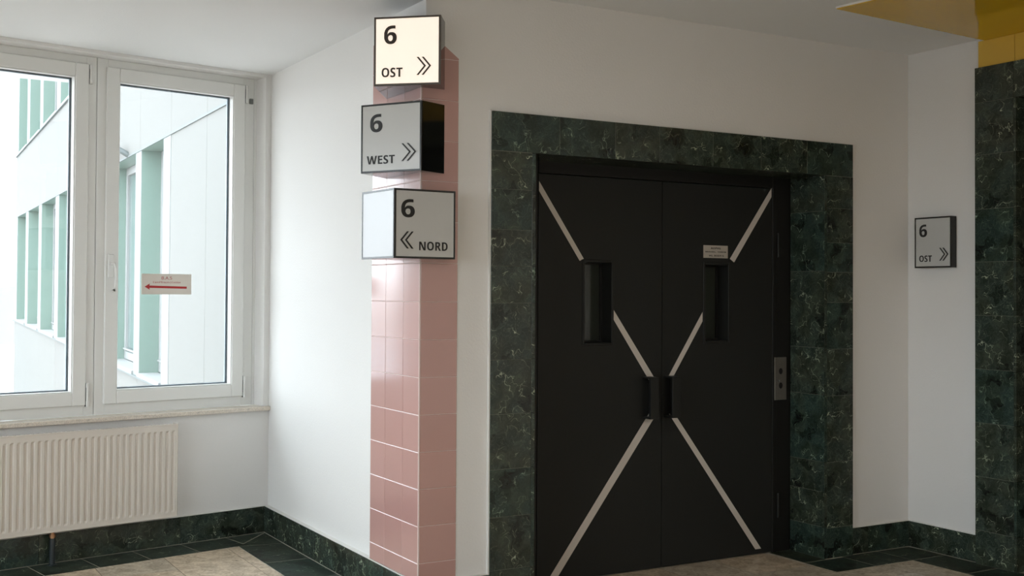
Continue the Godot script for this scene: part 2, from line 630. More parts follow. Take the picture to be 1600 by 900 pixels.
func floor_tiles() -> void:
	var fl := get_node("floor")
	var green := 1.0 / 1.2
	# border along the window wall, cut square to the wall, mitred at the corner
	var inner := 0.285
	var corner := za(-0.02, 0.02)
	var mitre := Vector2(2.068, 0)
	var t := deg_to_rad(BAY_TURN)
	mitre.y = za(0, inner).y - (2.068 - za(0, inner).x) * tan(t)
	var x := -0.30
	while x > -5.0:
		var e := x - 0.295
		floor_piece(fl, "border_tile", PackedVector2Array([za(x, 0.0), za(x, inner), za(e, inner), za(e, 0.0)]), floor_marble(), green, 0.3)
		x = e
	floor_piece(fl, "border_tile", PackedVector2Array([za(-0.30, 0.0), corner, mitre, za(-0.30, inner)]), floor_marble(), green, 0.3)
	# border along the bay's side wall
	floor_piece(fl, "border_tile", PackedVector2Array([corner, Vector2(2.34, corner.y), Vector2(2.34, -6.655), mitre]), floor_marble(), green, 0.3)
	var rows := [-6.655, -6.215, -5.78, -5.33, -4.88]
	for i in 4:
		var z0: float = mitre.y if i == 0 else rows[i]
		floor_piece(fl, "border_tile", PackedVector2Array([Vector2(2.068, z0), Vector2(2.34, rows[i]), Vector2(2.34, rows[i + 1]), Vector2(2.068, rows[i + 1])]), floor_marble(), green, 0.45)
	# along the door wall
	for s in [[2.068, 2.345, -4.88], [2.345, 2.74, -4.825], [2.74, 3.13, -4.825], [4.72, 5.02, -4.80], [5.02, 5.3125, -4.825], [5.3125, 5.59, -4.825]]:
		floor_piece(fl, "border_tile", PackedVector2Array([Vector2(s[0], s[2]), Vector2(s[1], s[2]), Vector2(s[1], -4.556), Vector2(s[0], -4.556)]), floor_marble(), green, 0.4)
	floor_piece(fl, "border_tile", PackedVector2Array([Vector2(4.722, -5.09), Vector2(4.89, -5.09), Vector2(4.89, -4.80), Vector2(4.722, -4.80)]), floor_marble(), green, 0.3)
	floor_piece(fl, "border_tile", PackedVector2Array([Vector2(2.94, -5.09), Vector2(3.13, -5.09), Vector2(3.13, -4.825), Vector2(2.94, -4.825)]), floor_marble(), green, 0.3)
	# along the right wall
	for i in 4:
		floor_piece(fl, "border_tile", PackedVector2Array([Vector2(5.3125, -4.556 + i * 0.36), Vector2(5.59, -4.556 + i * 0.36), Vector2(5.59, -4.196 + i * 0.36), Vector2(5.3125, -4.196 + i * 0.36)]), floor_marble(), green, 0.36)
	# beige field
	var field := PackedVector2Array([za(-5.6, inner), mitre, Vector2(2.068, -4.556), Vector2(3.13, -4.556), Vector2(3.13, -5.09), Vector2(4.72, -5.09), Vector2(4.72, -4.556), Vector2(5.3125, -4.556), Vector2(5.3125, 3.2), Vector2(-3.4, 3.2)])
	var bed := begin()
	prism(bed, Geometry2D.offset_polygon(field, -0.001)[0], -0.02, -0.0006)
	part(fl, "field_bed", bed, M.dark_grout)
	for i in 15:
		for j in 11:
			var x0 := 0.072 + i * 0.385
			var z0 := -7.05 + j * 0.385
			var cell := PackedVector2Array([Vector2(x0, z0), Vector2(x0 + 0.385, z0), Vector2(x0 + 0.385, z0 + 0.385), Vector2(x0, z0 + 0.385)])
			for piece in Geometry2D.intersect_polygons(cell, field):
				floor_piece(fl, "stone_tile", piece, M["beige%d" % rng.randi_range(0, 2)], 1.0 / 0.9, 0.6)
	# the part of the hall outside the picture
	var st := begin()
	prism(st, PackedVector2Array([Vector2(-3.4, -2.815), Vector2(5.6, -2.815), Vector2(5.6, 3.2), Vector2(-3.4, 3.2)]), -0.02, 0.0, 1.0 / 0.9)
	prism(st, PackedVector2Array([Vector2(-3.4, -6.0), Vector2(0.070, -6.0), Vector2(0.070, -2.817), Vector2(-3.4, -2.817)]), -0.021, -0.0004, 1.0 / 0.9)
	part(fl, "plain_field", st, M.beige0)


func skirting() -> void:
	var a := structure("baseboard_window", "dark green marble skirting under the radiator", BAY, BAY_TURN)
	var xs := [-0.018, -0.594, -0.915, -1.42, -1.93, -2.44]
	for i in 5:
		slab(a, "skirting_slab", Vector3(xs[i + 1] + 0.001, 0.002, 0), Vector3(xs[i] - 0.001, 0.160, 0.019))
	bx(a, "caulk", Vector3(-2.44, 0.160, 0), Vector3(-0.018, 0.164, 0.015), M.caulk)
	bx(a, "floor_joint", Vector3(-2.44, -0.003, 0.019), Vector3(-0.018, 0.0015, 0.0225), M.grout)

	var b := structure("baseboard_bay_side", "dark green marble skirting running from bay corner past the pink pillar")
	var zs := [-7.02, -6.16, -5.42, -4.815]
	for i in 3:
		slab(b, "skirting_slab", Vector3(2.331, 0.002, zs[i] + 0.001), Vector3(WB, 0.160, zs[i + 1] - 0.001))
	bx(b, "caulk", Vector3(2.335, 0.160, -7.02), Vector3(WB, 0.164, -5.40), M.caulk)
	bx(b, "caulk", Vector3(2.333, 0.160, -5.40), Vector3(PX, 0.164, -4.82), M.caulk)
	bx(b, "floor_joint", Vector3(2.3275, -0.003, -7.03), Vector3(2.331, 0.0015, -4.815), M.grout)

	var c := structure("baseboard_door", "dark green marble skirting either side of the door surround")
	slab(c, "skirting_slab", Vector3(2.333, 0.002, WC), Vector3(2.703, 0.160, -4.816))
	bx(c, "caulk", Vector3(2.34, 0.160, WC), Vector3(2.703, 0.164, -4.822), M.caulk)
	slab(c, "skirting_slab", Vector3(5.115, 0.002, WC), Vector3(5.243, 0.152, -4.818))
	slab(c, "skirting_slab", Vector3(5.245, 0.002, WC), Vector3(5.583, 0.152, -4.818))
	bx(c, "caulk", Vector3(5.115, 0.152, WC), Vector3(5.6, 0.156, -4.822), M.caulk)
	bx(c, "floor_joint", Vector3(5.115, -0.003, -4.818), Vector3(5.585, 0.0015, -4.8145), M.grout)

	var d := structure("baseboard_right", "dark green marble skirting below the flat sign")
	slab(d, "skirting_slab", Vector3(5.583, 0.002, WC), Vector3(WD, 0.152, -4.338))
	bx(d, "caulk", Vector3(5.587, 0.152, WC), Vector3(WD, 0.156, -4.338), M.caulk)
	bx(d, "floor_joint", Vector3(5.5795, -0.003, -4.818), Vector3(5.583, 0.0015, -4.338), M.grout)


func marble_door_surround() -> void:
	var t := structure("trim_1", "broad dark green veined marble surround of the black double door")
	var g := 0.0008
	# lintel
	var xs := [2.706, 3.091, 3.427, 3.708, 4.066, 4.406, 4.75, 5.112]
	for i in 7:
		slab(t, "marble_slab", Vector3(xs[i] + g, 2.184, WC - 0.05), Vector3(xs[i + 1] - g, 2.372, MF))
	# left leg and its reveal
	var ys := [2.182, 2.0, 1.805, 1.63, 1.452, 1.18, 0.92, 0.657, 0.43, 0.178, 0.0]
	for i in 10:
		slab(t, "marble_slab", Vector3(2.706, ys[i + 1] + g, WC - 0.05), Vector3(2.932, ys[i] - g, MF))
		slab(t, "marble_slab", Vector3(2.933, ys[i + 1] + g, DZ), Vector3(2.953, ys[i] - g, MF))
	# right leg and its reveal
	var yr := [2.182, 1.997, 1.80, 1.63, 1.457, 1.19, 0.923, 0.545, 0.172, 0.0]
	for i in 9:
		slab(t, "marble_slab", Vector3(4.906, yr[i + 1] + g, WC - 0.05), Vector3(5.112, yr[i] - g, MF))
	var yj := [2.182, 1.98, 1.636, 1.198, 0.928, 0.548, 0.378, 0.179, 0.0]
	for i in 8:
		slab(t, "marble_slab", Vector3(4.885, yj[i + 1] + g, DZ), Vector3(4.905, yj[i] - g, MF))
	# grout behind the open joints
	var jt := begin()
	box(jt, Vector3(2.707, 0, WC - 0.04), Vector3(2.931, 2.371, MF - 0.0008))
	box(jt, Vector3(4.907, 0, WC - 0.04), Vector3(5.111, 2.371, MF - 0.0008))
	box(jt, Vector3(2.931, 2.185, WC - 0.04), Vector3(4.907, 2.371, MF - 0.0008))
	box(jt, Vector3(4.8858, 0, DZ), Vector3(4.904, 2.182, WC - 0.002))
	part(t, "joint_grout", jt, M.marble_joint)
	# underside of the lintel
	var xo := [2.953, 3.45, 3.95, 4.45, 4.885]
	for i in 4:
		slab(t, "marble_slab", Vector3(xo[i] + g, 2.184, DZ), Vector3(xo[i + 1] - g, 2.2, WC - 0.05))
	bx(t, "caulk", Vector3(2.700, 0.16, WC), Vector3(2.706, 2.377, MF - 0.006), M.caulk)
	bx(t, "caulk", Vector3(2.706, 2.372, WC), Vector3(5.112, 2.376, MF - 0.008), M.caulk)
	bx(t, "caulk", Vector3(5.112, 0.15, WC), Vector3(5.117, 2.376, MF - 0.01), M.caulk)


func right_surround() -> void:
	var t := structure("trim_2", "dark green marble surround of the opening at the right edge")
	var g := 0.0008
	var f := 5.565
	var ys := [2.785, 2.585, 2.29, 1.985, 1.69, 1.39, 1.09, 0.79, 0.49, 0.19, 0.0]
	for i in 10:
		slab(t, "marble_slab", Vector3(f, ys[i + 1] + g, -4.337), Vector3(WD + 0.02, ys[i] - g, -4.091))
	for i in range(1, 10):
		slab(t, "marble_slab", Vector3(f, ys[i + 1] + g, -4.090), Vector3(WD + 0.30, ys[i] - g, -4.075))
	for i in 4:
		slab(t, "marble_slab", Vector3(f, 2.586, -4.090 + i * 0.34 + g), Vector3(WD + 0.02, 2.784, -3.75 + i * 0.34 - g))
		slab(t, "marble_slab", Vector3(WD + 0.021, 2.586, -4.090 + i * 0.34 + g), Vector3(WD + 0.3, 2.606, -3.75 + i * 0.34 - g))
	bx(t, "joint_grout", Vector3(f + 0.0008, 0, -4.336), Vector3(WD + 0.01, 2.784, -4.092), M.marble_joint)
	bx(t, "inner_filler", Vector3(WD + 0.021, 0, -4.32), Vector3(WD + 0.3, 2.75, -4.091), M.black_frame)
	slab(t, "marble_slab", Vector3(f, 0, -2.73), Vector3(WD + 0.3, 2.585, -2.49))
	bx(t, "niche_door", Vector3(WD + 0.24, 0, -4.075), Vector3(WD + 0.28, 2.586, -2.73), M.black)
	bx(t, "caulk", Vector3(f + 0.012, 0.15, -4.341), Vector3(WD, 2.789, -4.337), M.caulk)

	var y := structure("trim_3", "glossy yellow frieze panels on the wall above the right marble surround")
	var zs := [-4.328, -4.093, -3.62, -3.15, -2.68]
	for i in 4:
		bx(y, "frieze_panel", Vector3(WD - 0.018, 2.787, zs[i] + 0.001), Vector3(WD, 2.936, zs[i + 1] - 0.001), M.yellow_wall, 0.001)

	var p := base("ceiling_panel")
	tag(p, "glossy yellow soffit panel with white edge hung under the ceiling at upper right", "ceiling panel")
	var plan := PackedVector2Array([Vector2(4.34, -4.2), Vector2(5.598, -4.293), Vector2(5.598, -2.4), Vector2(4.58, -2.4)])
	var st := begin()
	prism(st, plan, 2.9405, HC)
	part(p, "white_edge", st, M.white_edge)
	st = begin()
	prism(st, Geometry2D.offset_polygon(plan, -0.002)[0], 2.937, 2.9405)
	part(p, "yellow_face", st, M.yellow)


func pillar() -> void:
	var p := base("tiled_pillar", Vector3(PX, 0, PZ))
	tag(p, "corner pillar clad in glossy pink tiles with slanted top, carrying three cube signs", "pillar")
	var ys := [0.164, 0.249, 0.419, 0.59, 0.761, 0.933, 1.106, 1.281, 1.457, 1.637, 1.83, 2.02, 2.21, 2.402, 2.597]
	# grout core: two upright slabs meeting at the corner, the right one cut to the slope
	var core := begin()
	box(core, Vector3(0.002, 0.164, -0.557), Vector3(0.024, 2.747, -0.003))
	sheet(core, PackedVector2Array([Vector2(0.003, 0.164), Vector2(0.196, 0.164), Vector2(0.196, 2.602), Vector2(0.003, 2.74)]), -0.003 - 0.02, -0.0018)
	part(p, "grout", core, M.pale_grout)
	var zs := [-0.557, -0.381, -0.177, -0.003]
	for r in 15:
		var y0: float = ys[r]
		var y1: float = ys[r + 1] if r < 14 else 2.75
		for c in 3:
			bx(p, "pink_tile", Vector3(0, y0 + 0.0014, zs[c] + 0.0012), Vector3(0.01, y1 - 0.0016, zs[c + 1] - 0.0014), M["pink%d" % rng.randi_range(0, 2)], 0.0015)
		if r < 14:
			bx(p, "pink_tile", Vector3(0.0065, y0 + 0.0014, -0.012), Vector3(0.197, y1 - 0.0014, 0), M["pink%d" % rng.randi_range(0, 2)], 0.0015)
	var st := begin()
	sheet(st, PackedVector2Array([Vector2(0.0065, 2.5985), Vector2(0.197, 2.5985), Vector2(0.197, 2.605), Vector2(0.0065, 2.742)]), -0.012, 0.0)
	part(p, "pink_tile", st, M.pink1)
	# pale rounded corner bead between the two faces
	st = begin()
	tube(st, [Vector3(0.0035, 0.164, -0.0035), Vector3(0.0035, 2.745, -0.0035)], 0.0042, 10)
	part(p, "corner_bead", st, M.pale_grout)


# ---------------------------------------------------------------- windows
func ring(parent: Node, called: String, x0: float, y0: float, x1: float, y1: float, w: float, z0: float, z1: float, mat: Material, b := 0.003) -> MeshInstance3D:
	# a rectangular frame of four bars of width w inside the given rectangle
	var st := begin()
	box(st, Vector3(x0, y0, z0), Vector3(x0 + w, y1, z1), b)
	box(st, Vector3(x1 - w, y0, z0), Vector3(x1, y1, z1), b)
	box(st, Vector3(x0 + w, y0, z0), Vector3(x1 - w, y0 + w, z1), b)
	box(st, Vector3(x0 + w, y1 - w, z0), Vector3(x1 - w, y1, z1), b)
	return part(parent, called, st, mat)


func window_unit(n: int, label: String, x0: float, x1: float, hinges: bool, handle: bool, right_wide: bool, at := BAY, turn := BAY_TURN) -> void:
	# x0..x1: outer edges of the fixed frame
	var w := structure("window_%d" % n, label, at, turn)
	var y0 := 0.784
	var y1 := 2.849
	var l := x0 + (0.052 if handle else 0.045)
	var r := x1 - (0.168 if right_wide else 0.05)
	# fixed frame: four bars, the right one broad where it runs behind the plaster
	var st := begin()
	box(st, Vector3(x0, y0, -0.19), Vector3(l + 0.01, y1, -0.115), 0.002)
	box(st, Vector3(r - 0.01, y0, -0.19), Vector3(x1 - (0.1 if right_wide else 0.0), y1, -0.115), 0.002)
	box(st, Vector3(l + 0.01, y0, -0.19), Vector3(r - 0.01, 0.85, -0.115), 0.002)
	box(st, Vector3(l + 0.01, 2.79, -0.19), Vector3(r - 0.01, y1, -0.115), 0.002)
	part(w, "fixed_frame", st, M.frame)
	if right_wide:
		bx(w, "frame_extension", Vector3(x1 - 0.0985, y0, -0.19), Vector3(x1, y1, -0.115), M.frame, 0.0015)
	# sash, overlapping the fixed frame
	var s := ring(w, "sash", l, 0.843, r, 2.803, 0.078, -0.19, -0.10, M.frame, 0.004)
	ring(s, "bead", l + 0.0785, 0.9215, r - 0.0785, 2.7245, 0.004, -0.155, -0.108, M.frame, 0.001)
	ring(s, "gasket", l + 0.0785, 0.9215, r - 0.0785, 2.7245, 0.007, -0.164, -0.1555, M.gasket, 0.0)
	ring(s, "spacer", l + 0.0785, 0.9215, r - 0.0785, 2.7245, 0.012, -0.179, -0.169, M.spacer, 0.0)
	bx(s, "pane", Vector3(l + 0.0785, 0.9215, -0.1685), Vector3(r - 0.0785, 2.7245, -0.1645), M.glass)
	if hinges:
		for y in [[2.69, 2.80], [0.836, 0.97]]:
			var h := begin()
			tube(h, [Vector3(r + 0.011, y[0], -0.101), Vector3(r + 0.011, y[0] + 0.03, -0.101)], 0.009, 10)
			tube(h, [Vector3(r + 0.011, y[1] - 0.025, -0.101), Vector3(r + 0.011, y[1], -0.101)], 0.009, 10)
			tube(h, [Vector3(r + 0.011, y[0] + 0.03, -0.103), Vector3(r + 0.011, y[1] - 0.025, -0.103)], 0.0075, 10)
			part(s, "hinge", h, M.frame)
			bx(s, "hinge_gap", Vector3(r + 0.0005, y[0], -0.114), Vector3(r + 0.0045, y[1], -0.1035), M.gasket)
	if handle:
		var hx := l + 0.031
		bx(s, "handle_plate", Vector3(hx - 0.017, 1.578, -0.1), Vector3(hx + 0.017, 1.712, -0.087), M.frame, 0.004)
		var g := begin()
		tube(g, [Vector3(hx + 0.002, 1.655, -0.088), Vector3(hx + 0.002, 1.655, -0.05), Vector3(hx + 0.004, 1.648, -0.042), Vector3(hx + 0.007, 1.63, -0.037), Vector3(hx + 0.009, 1.57, -0.036), Vector3(hx + 0.007, 1.52, -0.04), Vector3(hx + 0.003, 1.502, -0.048), Vector3(hx, 1.499, -0.058)], 0.0085, 10)
		part(s, "handle_grip", g, M.frame)
	if right_wide:
		bx(w, "stopper", Vector3(r + 0.033, 2.688, -0.115), Vector3(r + 0.058, 2.722, -0.103), M.rubber, 0.004)


func windows() -> void:
	window_unit(1, "white bay window with handle and paper notice on its pane", -1.072, 0.04, true, true, true)
	window_unit(2, "white bay window cut by the left edge of the picture", -2.128, -1.075, true, false, false)
	window_unit(3, "white bay window further left, outside the picture", -3.19, -2.131, true, false, false)
	window_unit(4, "last white bay window, outside the picture", -4.25, -3.193, true, false, false)
	for i in 3:
		window_unit(5 + i, "white window in the left wall, outside the picture", 2.1 * i, 2.1 * i + 2.098, false, false, false, Vector3(-3.3, 0, 0.3), 90.0)
	var s := structure("trim_4", "pale limestone window sill above the radiator", BAY, BAY_TURN)
	bx(s, "sill_slab", Vector3(-4.26, 0.758, -0.115), Vector3(-0.005, 0.7835, 0.032), M.sill, 0.003, 3.0)


# ---------------------------------------------------------------- door
func leaf(n: int, label: String, x0: float, x1: float, wx0: float, wx1: float, stripes: Array, hx: float) -> void:
	var d := structure("door_%d" % n, label, Vector3(x0, 0, DZ))
	var w := x1 - x0
	var a := wx0 - x0
	var b := wx1 - x0
	var y0 := 1.236
	var y1 := 1.668
	var st := begin()
	box(st, Vector3(0, 0.006, -0.12), Vector3(a, 2.118, 0), 0.0)
	box(st, Vector3(b, 0.006, -0.12), Vector3(w, 2.118, 0), 0.0)
	box(st, Vector3(a, 0.006, -0.12), Vector3(b, y0, 0), 0.0)
	box(st, Vector3(a, y1, -0.12), Vector3(b, 2.118, 0), 0.0)
	part(d, "panel", st, M.black)
	var f := ring(d, "window_frame", a - 0.012, y0 - 0.012, b + 0.012, y1 + 0.012, 0.014, -0.11, 0.006, M.black, 0.002)
	ring(f, "glazing_bead", a + 0.002, y0 + 0.002, b - 0.002, y1 - 0.002, 0.01, -0.11, -0.084, M.black_frame, 0.001)
	bx(f, "pane", Vector3(a, y0, -0.105), Vector3(b, y1, -0.098), M.door_glass)
	for s in stripes:
		var q := PackedVector2Array()
		for p in s: q.append(p - Vector2(x0, 0))
		var t := begin()
		sheet(t, q, 0.0, 0.0012)
		var m := part(d, "white_stripe", t, M.white_tape)
		m.set_meta("label", "white diagonal stripe")
	# pull: hollow block, its grip plate held off the leaf by top and bottom webs
	var h := begin()
	var u := hx - x0
	box(h, Vector3(u, 0.825, 0.070), Vector3(u + 0.055, 1.05, 0.078), 0.0015)
	box(h, Vector3(u + 0.045, 0.833, 0.0), Vector3(u + 0.055, 1.042, 0.070), 0.0)
	box(h, Vector3(u, 0.825, 0.0), Vector3(u + 0.055, 0.833, 0.070), 0.0)
	box(h, Vector3(u, 1.042, 0.0), Vector3(u + 0.055, 1.05, 0.070), 0.0)
	part(d, "handle", h, M.black)


func doors() -> void:
	var t := structure("trim_5", "black steel frame of the double door")
	var st := begin()
	box(st, Vector3(2.953, 0, DZ - 0.12), Vector3(3.134, 2.2, DZ), 0.002)
	box(st, Vector3(4.743, 0, DZ - 0.12), Vector3(4.776, 2.2, DZ + 0.004), 0.002)
	box(st, Vector3(4.776, 0, DZ - 0.12), Vector3(4.885, 2.2, DZ - 0.002), 0.002)
	box(st, Vector3(3.134, 2.122, DZ - 0.12), Vector3(4.743, 2.2, DZ + 0.006), 0.002)
	part(t, "frame", st, M.black_frame)
	for y in [[1.72, 1.86], [0.20, 0.34]]:
		var h := begin()
		tube(h, [Vector3(4.787, y[0], DZ + 0.004), Vector3(4.787, y[1], DZ + 0.004)], 0.007, 10)
		part(t, "hinge", h, M.black)

	leaf(1, "left leaf of the black double door with narrow window", 3.137, 3.935, 3.420, 3.598, [
		[Vector2(3.139, 2.080), Vector2(3.139, 2.030), Vector2(3.393, 1.672), Vector2(3.408, 1.680), Vector2(3.4185, 1.683)],
		[Vector2(3.613, 1.412), Vector2(3.613, 1.360), Vector2(3.862, 1.012), Vector2(3.890, 1.035)],
		[Vector2(3.870, 0.874), Vector2(3.892, 0.832), Vector2(3.250, 0.010), Vector2(3.197, 0.010)]], 3.804)
	leaf(2, "right leaf of the black double door with notice plate above its window", 3.939, 4.740, 4.237, 4.408, [
		[Vector2(4.735, 2.122), Vector2(4.735, 2.070), Vector2(4.452, 1.683), Vector2(4.421, 1.703)],
		[Vector2(4.222, 1.400), Vector2(4.222, 1.348), Vector2(4.020, 1.050), Vector2(3.985, 1.050)],
		[Vector2(3.987, 0.840), Vector2(4.025, 0.840), Vector2(4.660, 0.031), Vector2(4.616, 0.031)]], 3.951)

	var p := base("notice_plate", Vector3(4.227, 1.705, DZ))
	tag(p, "small grey printed plate on the black door above the right narrow window", "plate")
	bx(p, "plate", Vector3(0, 0, 0), Vector3(0.177, 0.071, 0.002), M.plate)
	lettering(p, "heading", "AOPVG", 0.088, 0.055, 0.072, 0.011, 0.002, M.plate_ink)
	lettering(p, "text_line", "MHAGBEL,  TERBOM", 0.088, 0.034, 0.150, 0.008, 0.002, M.plate_ink)
	lettering(p, "text_line", "VG. BODY-5", 0.092, 0.013, 0.108, 0.009, 0.002, M.plate_ink)

	var k := base("lock_plate", Vector3(4.757, 0.884, DZ - 0.002))
	tag(k, "brushed steel key switch plate on the black frame right of the door", "lock plate")
	bx(k, "plate", Vector3(0, 0, 0), Vector3(0.092, 0.25, 0.010), M.steel, 0.002)
	for h in [[0.046, 0.168], [0.046, 0.084]]:
		st = begin()
		sheet(st, disc_ring(h[0], h[1], 0.014, 0.018), 0.01, 0.0106)
		part(k, "key_hole", st, M.hole)
	for h in [[0.046, 0.224, 0.009], [0.046, 0.024, 0.005]]:
		st = begin()
		sheet(st, disc_ring(h[0], h[1], h[2], h[2], 14), 0.01, 0.0115)
		part(k, "screw", st, M.steel)
	st = begin()
	sheet(st, disc_ring(0.028, 0.112, 0.006, 0.006, 14), 0.01, 0.014)
	part(k, "button", st, M.chrome)


# ---------------------------------------------------------------- radiator
func radiator() -> void:
	var r := base("radiator", BAY, BAY_TURN)
	tag(r, "white fluted panel radiator on the wall below the window sill", "radiator")
	var x1 := -0.655
	var x0 := -2.355
	var y0 := 0.183
	var y1 := 0.724
	var z := 0.10
	# pressed front sheet: upright flutes with sloping ends
	var pitch := 0.0365
	var n := 46
	var xs := [x0]
	var dep := [0.0]
	var first := x1 - 0.012 - n * pitch
	for i in n:
		var q := first + i * pitch
		for k in [[0.0, 0.0], [0.009, 0.0], [0.015, 0.008], [0.026, 0.008], [0.032, 0.0]]:
			xs.append(q + k[0])
			dep.append(k[1])
	xs.append(x1)
	dep.append(0.0)
	var ys := [y0, y0 + 0.028, y0 + 0.040, y1 - 0.048, y1 - 0.037, y1]
	var on := [0.0, 0.0, 1.0, 1.0, 0.0, 0.0]
	var st := begin()
	for i in xs.size() - 1:
		for j in ys.size() - 1:
			var p := []
			for c in [[i, j], [i + 1, j], [i + 1, j + 1], [i, j + 1]]:
				p.append(Vector3(xs[c[0]], ys[c[1]], z - dep[c[0]] * on[c[1]]))
			for t in [[0, 1, 2], [0, 2, 3]]:
				var nn: Vector3 = (p[t[1]] - p[t[0]]).cross(p[t[2]] - p[t[0]])
				if nn.length() > 0.0:
					poly(st, [p[t[0]], p[t[1]], p[t[2]]], nn if nn.z > 0.0 else -nn)
	part(r, "front_panel", st, M.radiator)
	st = begin()
	box(st, Vector3(x0, y0, z - 0.006), Vector3(x1, y0 + 0.006, z + 0.002), 0.001)
	box(st, Vector3(x0, y1 - 0.006, z - 0.006), Vector3(x1, y1, z + 0.002), 0.001)
	box(st, Vector3(x1 - 0.005, y0 + 0.006, z - 0.006), Vector3(x1, y1 - 0.006, z + 0.002), 0.001)
	part(r, "panel_rim", st, M.radiator)
	bx(r, "back_panel", Vector3(x0, y0 + 0.002, 0.036), Vector3(x1, y1 - 0.004, 0.044), M.radiator)
	bx(r, "side_cover", Vector3(x1, y0 + 0.004, 0.036), Vector3(x1 + 0.003, y1 + 0.003, z), M.radiator, 0.001)
	for i in 70:
		var gx := x1 - 0.012 - i * 0.024
		bx(r, "grille_bar", Vector3(gx - 0.006, y1 - 0.012, 0.045), Vector3(gx, y1 - 0.003, z - 0.007), M.radiator)
	bx(r, "fin_block", Vector3(x0, y0 + 0.02, 0.058), Vector3(x1 - 0.004, y1 - 0.05, 0.084), M.radiator_in)
	for bx0 in [-0.95, -1.95]:
		bx(r, "wall_bracket", Vector3(bx0, 0.25, 0.001), Vector3(bx0 + 0.03, 0.66, 0.036), M.radiator_in)
	st = begin()
	tube(st, [Vector3(-1.362, 0.118, 0.062), Vector3(-1.362, 0.184, 0.062)], 0.012, 12)
	part(r, "valve_nut", st, M.copper)
	st = begin()
	tube(st, [Vector3(-1.362, 0.150, 0.062), Vector3(-1.362, 0.165, 0.062)], 0.0175, 6)
	part(r, "valve_ring", st, M.copper)
	st = begin()
	tube(st, [Vector3(-1.362, 0.0, 0.062), Vector3(-1.362, 0.145, 0.062)], 0.0155, 14)
	part(r, "supply_pipe", st, M.pipe)
	st = begin()
	tube(st, [Vector3(-1.362, 0.0, 0.062), Vector3(-1.362, 0.004, 0.062)], 0.027, 18)
	part(r, "floor_rosette", st, M.pipe)


# ---------------------------------------------------------------- signs
func sign_frame(s: Node, w: float, h: float, mat: Material) -> void:
	ring(s, "edge_frame", 0, 0, w, h, 0.009, -0.012, 0.0, mat, 0.0008)


func chevrons(s: Node, x0: float, x1: float, y0: float, y1: float, right: bool, mat: Material) -> void:
	# two brackets, each a little more than half the group's width
	x0 += 0.004
	x1 -= 0.004
	var w := (x1 - x0) * 0.59
	var h := y1 - y0
	var cy := (y0 + y1) * 0.5
	for c in [x0 + w * 0.5, x1 - w * 0.5]:
		chevron(s, c, cy, w, h, 0.0, 0.0075, right, mat)


func plan_in(o: Node3D, pts: Array) -> PackedVector2Array:
	var p := PackedVector2Array()
	for v in pts:
		var q: Vector3 = o.transform.affine_inverse() * Vector3(v.x, 0, v.y)
		p.append(Vector2(q.x, q.z))
	return p


func cube_sign(label: String, left: Vector2, right: Vector2, back: Array, y0: float, y1: float, edge: Material) -> Node3D:
	# left/right: plan of the lettered face; back: the rest of the plan round the pillar's corner
	var d := right - left
	var s := base("cube_sign", Vector3(left.x, y0, left.y), rad_to_deg(atan2(-d.y, d.x)))
	tag(s, label, "sign", "cube direction signs on the pink pillar")
	var plan := plan_in(s, [left, right] + back)
	# keep the casing behind the lettered panel
	plan[0] += (plan[-1] - plan[0]).normalized() * 0.010
	plan[1] += (plan[2] - plan[1]).normalized() * 0.010
	var st := begin()
	prism(st, plan, 0.0, y1 - y0)
	part(s, "casing", st, M.sign_side)
	sign_frame(s, d.length(), y1 - y0, edge)
	return s


